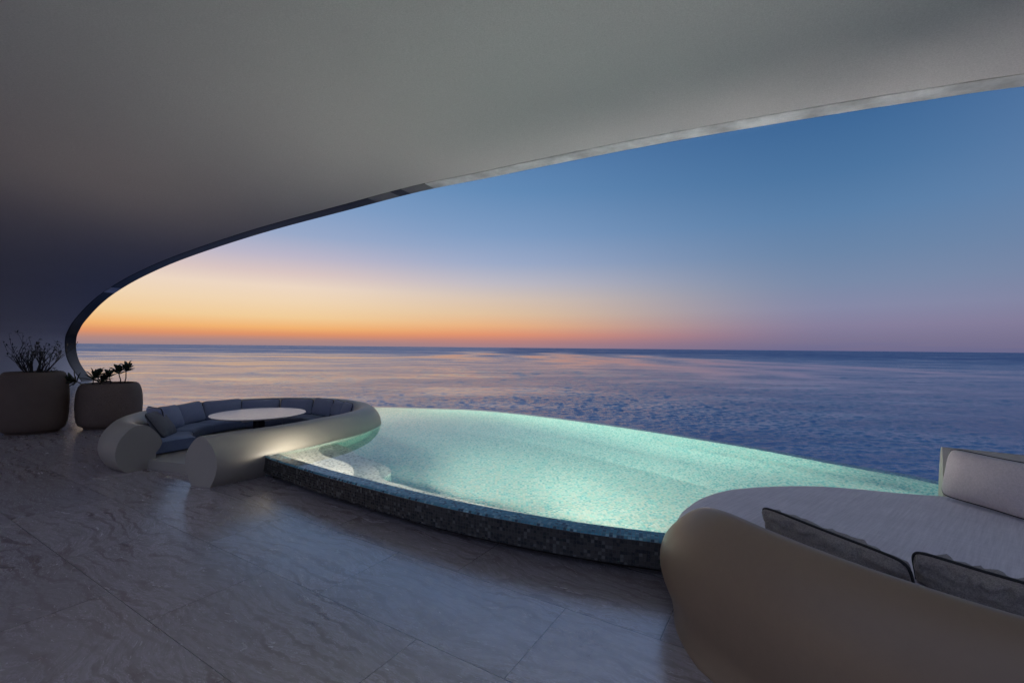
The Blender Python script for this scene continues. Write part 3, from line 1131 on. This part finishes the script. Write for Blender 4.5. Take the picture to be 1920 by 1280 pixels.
sofa_cushion(90, 1.19, .62, .30, 14, 'blue-grey back cushion at the middle of the sofa, behind the right half of the table', M['cushion'], 3)
sofa_cushion(119, 1.20, .64, .30, 14, 'blue-grey back cushion straight behind the middle of the table', M['cushion'], 4)
sofa_cushion(147, 1.22, .66, .33, 14, 'blue back cushion behind the left edge of the table', M['cushion'], 5)
sofa_cushion(175, 1.20, .62, .35, 18, 'grey cushion left of the table, right of the paler tilted one', M['cushion'], 6, roll=2)
sofa_cushion(199, 1.17, .58, .38, 20, 'pale tilted cushion, second from the left end of the sofa, half behind the dark one', M['cushion'], 7, twist=-6, roll=-3)
sofa_cushion(214, 1.30, .48, .40, 12, 'cushion with pinkish lit edge squeezed in the left corner of the sofa', M['cushion'], 8, twist=25)
sofa_cushion(228, 1.20, .50, .42, 34, 'dark charcoal cushion leaning in front at the open left end of the sofa', M['cushion_dark'], 9, twist=-30)
sofa_cushion(63, 1.17, .50, .33, 16, 'dark grey square cushion right of the table on the sofa', M['cushion'], 10, roll=-2)
sofa_cushion(44, 1.22, .46, .32, 18, 'grey cushion between the square dark one and the end cushion at the right bend', M['cushion'], 11, roll=-4)
sofa_cushion(24, 1.27, .44, .33, 16, 'pale edged cushion at the right bend of the sofa, peeking over the near arm', M['cushion'], 12, twist=12)

# ------------------------------------------------------------------ round table
TC = Vector((-4.08, 7.38, 0))
tab = empty('round_table', tuple(TC), 'round stone topped table inside the circular sofa', 'table')
mb = MB()
TZ = .50
mb.lathe([(.02, TZ - .028), (.64, TZ - .028), (.675, TZ - .02), (.69, TZ - .006), (.686, TZ), (.02, TZ)], TC, 72, True, True)
mb.build('tabletop', M['table'], tab, autosmooth=25)
mb = MB()
mb.lathe([(.30, .0), (.30, .02), (.12, .03), (.09, .06), (.085, TZ - .09), (.13, TZ - .05), (.50, TZ - .04), (.50, TZ - .029)], TC, 40)
mb.build('pedestal', M['metal'], tab, autosmooth=35)
for q in ((460, 790.5), (502, 787.5)):
    p = at(q[0], q[1], .40)
    mb = MB()
    x = Vector((1, .25, 0)).normalized()
    mb.tube([Vector((p.x - .05, p.y, .40)), Vector((p.x + .01, p.y, .405)), Vector((p.x + .055, p.y, .42))], .014, 8)
    mb.build('bracket', M['white'], tab)

# ------------------------------------------------------------------ day bed
bed = empty('daybed', (2.5, 2.1, 0), 'large round daybed with a smooth beige shell and grey lavender mattress', 'daybed')
# plan line of the shell ridge with its height, from the pool gap round the near side to the back rest's cut end
bedridge = [(1.62, 3.12, .40), (1.40, 3.04, .43), (1.22, 2.90, .53), (1.15, 2.72, .66), (1.17, 2.50, .715), (1.26, 2.24, .72), (1.37, 2.00, .72), (1.52, 1.76, .72), (1.73, 1.51, .72), (2.10, 1.24, .72), (2.7, 1.02, .73), (3.35, 1.12, .75),
            (3.9, 1.50, .78), (4.2, 2.05, .81), (4.22, 2.60, .84), (4.02, 3.05, .85), (3.70, 3.35, .855), (3.38, 3.58, .855)]
br = spline(bedridge, 7)
bp_ = [(p[0], p[1]) for p in br]
NB = len(br)


def bed_sec(i):
    h = br[i][2]
    back = max(0, min(1, (i - NB * .66) / (NB * .2)))
    # thinner, plain upright section at the back rest
    wo = .238 * (1 - back) + .16 * back
    wi = .13 * (1 - back) + .05 * back
    fb = max(0, min(1, (i - 14) / 17))
    base = .33
    top = h
    d = top - base
    sec = [(-wi * 1.15, .20), (-wi * 1.15, base), (-wi * .95, base + d * .45), (-wi * .6, base + d * .82), (-wi * .25, base + d * .965), (0, top), (wo * .18, base + d * .975), (wo * .42, base + d * .86), (wo * .70, base + d * .62), (wo * .92, base + d * .28),
           (wo, base - .03), (wo * (.90 + .085 * fb), .21), (wo * (.66 + .28 * fb), .12), (wo * (.50 + .52 * fb), .05), (wo * (.42 + .70 * fb), .012), (wo * (.40 + .72 * fb), 0)]
    return spline(sec, 3)


SPL = int(NB * .74)
bn = normals2(bp_, -1)
mb = MB()
sweep(mb, bp_[:SPL + 1], bed_sec, side=-1, caps=True, flip=True, nr=bn[:SPL + 1])
mb.build('shell', M['bedshell'], bed, autosmooth=55)
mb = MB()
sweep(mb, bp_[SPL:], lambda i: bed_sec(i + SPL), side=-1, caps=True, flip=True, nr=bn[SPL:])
mb.build('backrest', M['cream'], bed, autosmooth=55)  # same shell, painted paler where light falls on it
# base under the mattress where the shell is open to the pool
mat_out = [(1.02, 2.70), (1.06, 2.92), (1.20, 3.14), (1.42, 3.36), (1.72, 3.53), (2.26, 3.62), (2.65, 3.56), (2.98, 3.44), (3.32, 3.36), (3.72, 3.14), (3.98, 2.75), (4.05, 2.2), (3.85, 1.72), (3.4, 1.36), (2.75, 1.22), (2.15, 1.38), (1.76, 1.68),
           (1.52, 1.98), (1.34, 2.24), (1.16, 2.48)]
mo = spline(mat_out, 5, closed=True)
mo = [(p.x, p.y) for p in resample([(*p, 0) for p in mo], .06, True)]
mb = MB()
sweep(mb, mo, [(.30, -.6), (.30, .05), (.22, .12), (.10, .25), (.05, .38), (.10, .40)], side=-1 if False else 1, closed=True, flip=True)
rev = MB()
mon = normals2(mo, 1, True)
# which side is inside?
ins = 1 if (Vector((2.6, 2.3, 0)) - Vector((*mo[0], 0))).dot(mon[0]) > 0 else -1
mb = MB()
sweep(mb, mo, [(.30, -.6), (.30, .05), (.24, .12), (.13, .25), (.07, .36), (.10, .39), (.6, .39)], side=ins, closed=True, flip=ins > 0)
mb.build('base', M['bedshell'], bed, autosmooth=60)
# mattress
MZ = .56
mb = MB()
sec = spline([(.5, .385), (.10, .388), (.03, .40), (.0, .44), (.0, .49), (.03, .532), (.09, .553), (.2, MZ), (.5, MZ + .006), (.9, MZ + .008)], 2)
rows = []
ctr = Vector((2.6, 2.35, 0))
for p, n in zip(mo, mon):
    row = []
    for s, z in sec:
        q = Vector((p[0], p[1], 0)) + n * ins * min(s, .2)
        if s > .2:
            q = q.lerp(ctr, (s - .2) / .7 * .97)
        row.append(Vector((q.x, q.y, z)))
    rows.append(row)
b0 = len(mb.v)
mb.grid(rows, closed_u=True, flip=ins > 0)
nv = len(sec)
mb.face([b0 + i * nv + nv - 1 for i in range(len(mo))])
mb.build('mattress', M['mattress'], bed, autosmooth=60)

# cushions on the day bed
BG = 'cushions on the daybed'


def bed_cushion(pa, pb, z, lean, h, t, label, seed, sink, material):
    """pa, pb: photograph points of its upper corners, taken at height z"""
    a, b = at(*pa, z), at(*pb, z)
    d = (b - a)
    wdt = d.length
    d.normalize()
    fdir = Vector((-d.y, d.x, 0))
    if fdir.dot(Vector((2.6, 2.5, 0)) - a) < 0:
        fdir = -fdir
    up = Vector((0, 0, 1)) * math.cos(R(lean)) - fdir * math.sin(R(lean))
    c = (a + b) / 2 - up * h * .97
    return cushion(c, fdir, wdt, h, t, lean, label, BG, material, seed, pip=.0075, wr=.013)


bed_cushion((1424, 946), (1708, 1056), .70, 22, .30, .16, 'near cushion with puckered woven back and black piping behind the front arm of the daybed', 21, 0, M['weave'])
bed_cushion((1706, 1029), (2010, 1118), .71, 22, .32, .17, 'dark woven cushion with black piping cut by the right edge, beside the puckered one', 22, 0, M['weave'])
p1 = at(1762, 930, MZ + .01)
p2 = at(1960, 990, MZ + .01)
dd = (p2 - p1)
wd = dd.length
dd.normalize()
nrm = Vector((dd.y, -dd.x, 0))
if nrm.y > 0:
    nrm = -nrm
cushion((p1 + p2) / 2 + Vector((.02, .02, .01)), nrm, wd, .35, .18, 14, 'mauve-grey cushion with black piping leaning on the tall backrest of the daybed', BG, M['cushion_pale'], 23, pip=.0065, wr=.007)

# ------------------------------------------------------------------ planters and plants


def planter(name, c, rad, h, label):
    e = empty(name, c, label, 'planter', 'rounded stone planters by the wall')
    prof = [(rad * .74, 0.0), (rad * .76, .03), (rad * .74, .034), (rad * .82, .04), (rad * .90, h * .075), (rad * .955, h * .16), (rad * .985, h * .29), (rad, h * .50), (rad * .99, h * .68), (rad * .962, h * .82),
            (rad * .91, h * .925), (rad * .85, h * .98), (rad * .79, h), (rad * .74, h * .995), (rad * .71, h * .97), (rad * .70, h * .9)]
    mb = MB()
    mb.lathe(prof, c, 64)
    mb.build('pot', M['pot'], e, autosmooth=60)
    mb = MB()
    n = 24
    rows = []
    for i in range(7):
        r = rad * .70 * (i + .02) / 6
        rows.append([Vector(c) + Vector((r * math.cos(2 * PI * k / n), r * math.sin(2 * PI * k / n), h * .93 + .02 * mnoise.noise(Vector((r * 9, k, 1))))) for k in range(n)])
    mb.grid(rows, closed_v=True, flip=False)
    mb.build('soil', M['soil'], e)
    return e


def polar(px, D):
    a = math.atan((px - 960) / F)
    return (D * math.sin(a), D * math.cos(a), 0)


POT1 = polar(66, 11.87)
POT2 = polar(208.5, 11.75)
planter('planter', POT1, .468, 1.085, 'taller rounded stone planter against the left wall, holding the bare shrub')
planter('planter', POT2, .50, .845, 'lower rounded stone planter between the tall planter and the round sofa')


def leaf(mb, p, d, L, W, up=Vector((0, 0, 1)), fold=.2):
    d = d.normalized()
    s = d.cross(up)
    s = s.normalized() if s.length > 1e-3 else Vector((1, 0, 0))
    n = s.cross(d).normalized()
    k = len(mb.v)
    mb.v.extend([p, p + d * L * .35 + s * W * .5 + n * fold * W, p + d * L * .75 + s * W * .42 + n * fold * W, p + d * L + n * -.1 * L,
                 p + d * L * .75 - s * W * .42 + n * fold * W, p + d * L * .35 - s * W * .5 + n * fold * W, p + d * L * .4, p + d * L * .75])
    for q in ((0, 1, 6), (1, 2, 7, 6), (2, 3, 7), (3, 4, 7), (4, 5, 6, 7), (5, 0, 6)):
        mb.face([k + j for j in q])


def bare_shrub(c, label):
    rnd = random.Random(31)
    e = empty('bare_shrub', c, label, 'shrub')
    br_, lf = MB(), MB()

    def grow(p, d, L, r, depth):
        r = max(r, .0035)
        pts = [p]
        rr = [r]
        n = 5
        q, dd = Vector(p), Vector(d)
        for i in range(n):
            dd = (dd + Vector((rnd.uniform(-.16, .16), rnd.uniform(-.16, .16), rnd.uniform(-.02, .17)))).normalized()
            q = q + dd * (L / n)
            pts.append(q.copy())
            rr.append(r * (1 - .11 * (i + 1)))
        br_.tube(pts, rr, 5)
        if depth <= 1:
            for i in range(2, n + 1):
                if rnd.random() < .6:
                    v = Vector((rnd.uniform(-1, 1), rnd.uniform(-1, 1), rnd.uniform(-.2, 1)))
                    leaf(lf, pts[i], v, rnd.uniform(.025, .055), rnd.uniform(.012, .022))
        if depth == 0:
            for _ in range(rnd.choice((0, 0, 1, 4))):
                v = Vector((rnd.uniform(-1, 1), rnd.uniform(-1, 1), rnd.uniform(0, 1)))
                leaf(lf, pts[-1], v, rnd.uniform(.03, .06), .022)
            return
        for i in range(rnd.choice((2, 2, 3))):
            j = rnd.choice((2, 3, 4, 5))
            ax = Vector((rnd.uniform(-1, 1), rnd.uniform(-1, 1), rnd.uniform(-.1, .45)))
            nd = (dd * 1.15 + ax * .75).normalized()
            grow(pts[j], nd, L * rnd.uniform(.55, .78), rr[j] * .72, depth - 1)

    for k in range(21):
        a = 2 * PI * k / 21 + rnd.uniform(-.3, .3)
        tilt = rnd.uniform(.15, .95)
        d = Vector((math.cos(a) * tilt, math.sin(a) * tilt, 1)).normalized()
        grow(Vector(c) + Vector((math.cos(a) * .07, math.sin(a) * .07, -.04)), d, rnd.uniform(.30, .42), .0125, 2)
    br_.build('branches', M['twig'], e)
    lf.build('leaves', M['leafd'], e, smooth=False)
    return e


bare_shrub((POT1[0] + .02, POT1[1], 1.03), 'bare twiggy shrub growing in the taller planter')


def tuft(c, rad, h, label, n=260, seed=4):
    rnd = random.Random(seed)
    e = empty('ground_cover_plant', c, label, 'plant')
    mb = MB()
    for _ in range(n):
        a = rnd.uniform(0, 2 * PI)
        r = rad * math.sqrt(rnd.random())
        z = h * (1 - (r / rad) ** 2) * rnd.uniform(.1, 1)
        p = Vector(c) + Vector((r * math.cos(a), r * math.sin(a), z))
        leaf(mb, p, Vector((math.cos(a) + rnd.uniform(-.5, .5), math.sin(a) + rnd.uniform(-.5, .5), rnd.uniform(-.2, 1))), rnd.uniform(.03, .06), .02)
    mb.build('foliage', M['leafd'], e, smooth=False)
    return e


cdir = Vector((math.cos(math.atan2(POT1[1], POT1[0])), math.sin(math.atan2(POT1[1], POT1[0])), 0))
pright = Vector((cdir.y, -cdir.x, 0))
q = Vector(POT1) + pright * .16 - cdir * .08
tuft((q.x, q.y, 1.0), .17, .20, 'small dense green plant right of the bare shrub in the taller planter')
q = Vector(POT1) + pright * .30
tuft((q.x, q.y, 1.0), .10, .08, 'low trailing green plant at the right rim of the taller planter', 60, 6)
q = Vector(POT1) - pright * .22
tuft((q.x, q.y, 1.0), .12, .07, 'thin low plant at the left side of the taller planter', 60, 8)


def rosette(c, axis, n, L, W, label, group, seed, stem=0.0, tilt=.6):
    """a whorl of spoon shaped leaves on a short stem"""
    rnd = random.Random(seed)
    e = empty('succulent_plant', c, label, 'plant', group)
    axis = Vector(axis).normalized()
    x = axis.orthogonal().normalized()
    y = axis.cross(x)
    base = Vector(c)
    head = base + axis * stem
    sb = MB()
    mid = base + axis * stem * .5 + x * .015
    sb.tube([base - axis * .05, mid, head], [.011, .009, .008], 6)
    sb.build('stem', M['twig'], e)
    mb = MB()
    for k in range(n):
        a = 2.399 * k
        tl = .15 + tilt * 1.6 * (k / n)
        d = (x * math.cos(a) + y * math.sin(a)) * math.sin(tl) + axis * math.cos(tl)
        l = L * rnd.uniform(.75, 1.1)
        p = head + axis * (.05 * (1 - k / n))
        l *= 1.25
        d2 = (d + Vector((0, 0, -.12))).normalized()
        w_ = W * 1.5 * rnd.uniform(.85, 1.1)
        s = d2.cross(axis)
        s = s.normalized() if s.length > 1e-3 else x
        nrm_ = s.cross(d2).normalized()
        rows = []
        for i in range(7):
            u = i / 6
            wd_ = w_ * (.18 + .82 * math.sin(PI * min(1, u * .62 + .1)) ** 2) * (1 if u < .8 else math.sqrt(max(0.02, 1 - ((u - .8) / .21) ** 2)))
            bend = nrm_ * (-.10 * l * u * u)
            cpt = p + d2 * (l * u) + bend
            th = .006 * (1 - u * .6)
            rows.append([cpt - s * wd_ / 2 + nrm_ * .15 * wd_, cpt + nrm_ * th, cpt + s * wd_ / 2 + nrm_ * .15 * wd_, cpt - nrm_ * th])
        mb.grid(rows, closed_v=True)
    mb.build('leaves', M['leaf'], e)
    return e


c2 = Vector(POT2)
cd2 = Vector((c2.x, c2.y, 0)).normalized()
pr2 = Vector((cd2.y, -cd2.x, 0))
ZS = .80
G2 = 'succulents in the lower planter'


def inpot(px, dz=0.0, depth=0.0):
    # a point over the pot's soil at a picture column
    a = math.atan((px - 960) / F)
    a0 = math.atan2(c2.x, c2.y)
    off = math.tan(a - a0) * math.hypot(c2.x, c2.y)
    p = c2 + pr2 * off + cd2 * depth
    return (p.x, p.y, ZS + dz)


lft = -pr2
rosette(inpot(166), (lft * .9 + Vector((0, 0, .55))), 17, .17, .05, 'sprawling leafy succulent hanging over the left rim of the lower planter', G2, 1, .16, .8)
rosette(inpot(172, 0, -.1), (pr2 * .3 + Vector((0, 0, .9))), 18, .17, .052, 'taller spiky leafy rosette left of centre in the lower planter', G2, 2, .12, .9)
rosette(inpot(186, 0, .05), (pr2 * .5 + Vector((0, 0, .9))), 15, .14, .045, 'low leafy rosette in the middle of the lower planter', G2, 3, .05, .85)
rosette(inpot(208), (pr2 * -.1 + Vector((0, 0, 1))), 6, .13, .075, 'young plant with few broad leaves on a thin stem, in the lower planter', G2, 4, .14, .6)
rosette(inpot(227), (pr2 * -.1 + Vector((0, 0, 1))), 9, .14, .065, 'leafy stem left of the tallest one in the lower planter', G2, 5, .20, .65)
rosette(inpot(234, 0, .06), (pr2 * .12 + Vector((0, 0, 1))), 12, .15, .065, 'tallest leafy stem at the right of the lower planter', G2, 6, .25, .75)

# ------------------------------------------------------------------ a far white boat on the horizon
d = ray(545, 648)
bp0 = EYE + d * ((SEA_Z - EYE.z) / d.z) if d.z < 0 else EYE + d * 4000
sc_ = 4200 / math.hypot(bp0.x, bp0.y)
bl = Vector((bp0.x * sc_, bp0.y * sc_, SEA_Z))
boat = empty('boat', tuple(bl), 'tiny white boat far out on the horizon', 'boat')
mb = MB()
rows = []
for i in range(9):
    u = i / 8
    wd_ = 2.6 * math.sin(PI * min(1, .12 + u * .95)) ** .6
    x_ = -9 + 18 * u
    rows.append([bl + Vector((x_, -wd_, 2.2 + u * .8)), bl + Vector((x_ * .96, -wd_ * .5, -.3)), bl + Vector((x_ * .96, wd_ * .5, -.3)), bl + Vector((x_, wd_, 2.2 + u * .8))])
mb.grid(rows, closed_v=True)
mb.build('hull', M['white'], boat)
mb = MB()
mb.prism([(bl.x - 5, bl.y - 1.6), (bl.x + 3, bl.y - 1.6), (bl.x + 4, bl.y), (bl.x + 3, bl.y + 1.6), (bl.x - 5, bl.y + 1.6)], SEA_Z + 2.0, SEA_Z + 6.5)
mb.build('cabin', M['white'], boat, smooth=False)

# ------------------------------------------------------------------ render settings
SC.render.engine = 'CYCLES'
cy = SC.cycles
cy.use_denoising = True
try:
    cy.denoiser = 'OPENIMAGEDENOISE'
    cy.denoising_input_passes = 'RGB_ALBEDO_NORMAL'
except Exception:
    pass
cy.max_bounces = 10
cy.diffuse_bounces = 5
cy.glossy_bounces = 4
cy.transmission_bounces = 8
cy.caustics_reflective = False
cy.caustics_refractive = True
cy.sample_clamp_indirect = 3.0
cy.blur_glossy = .5
vs = SC.view_settings
vs.view_transform = 'Standard'
vs.look = 'None'
vs.gamma = 1
vs.use_curve_mapping = False
vs.exposure = 0
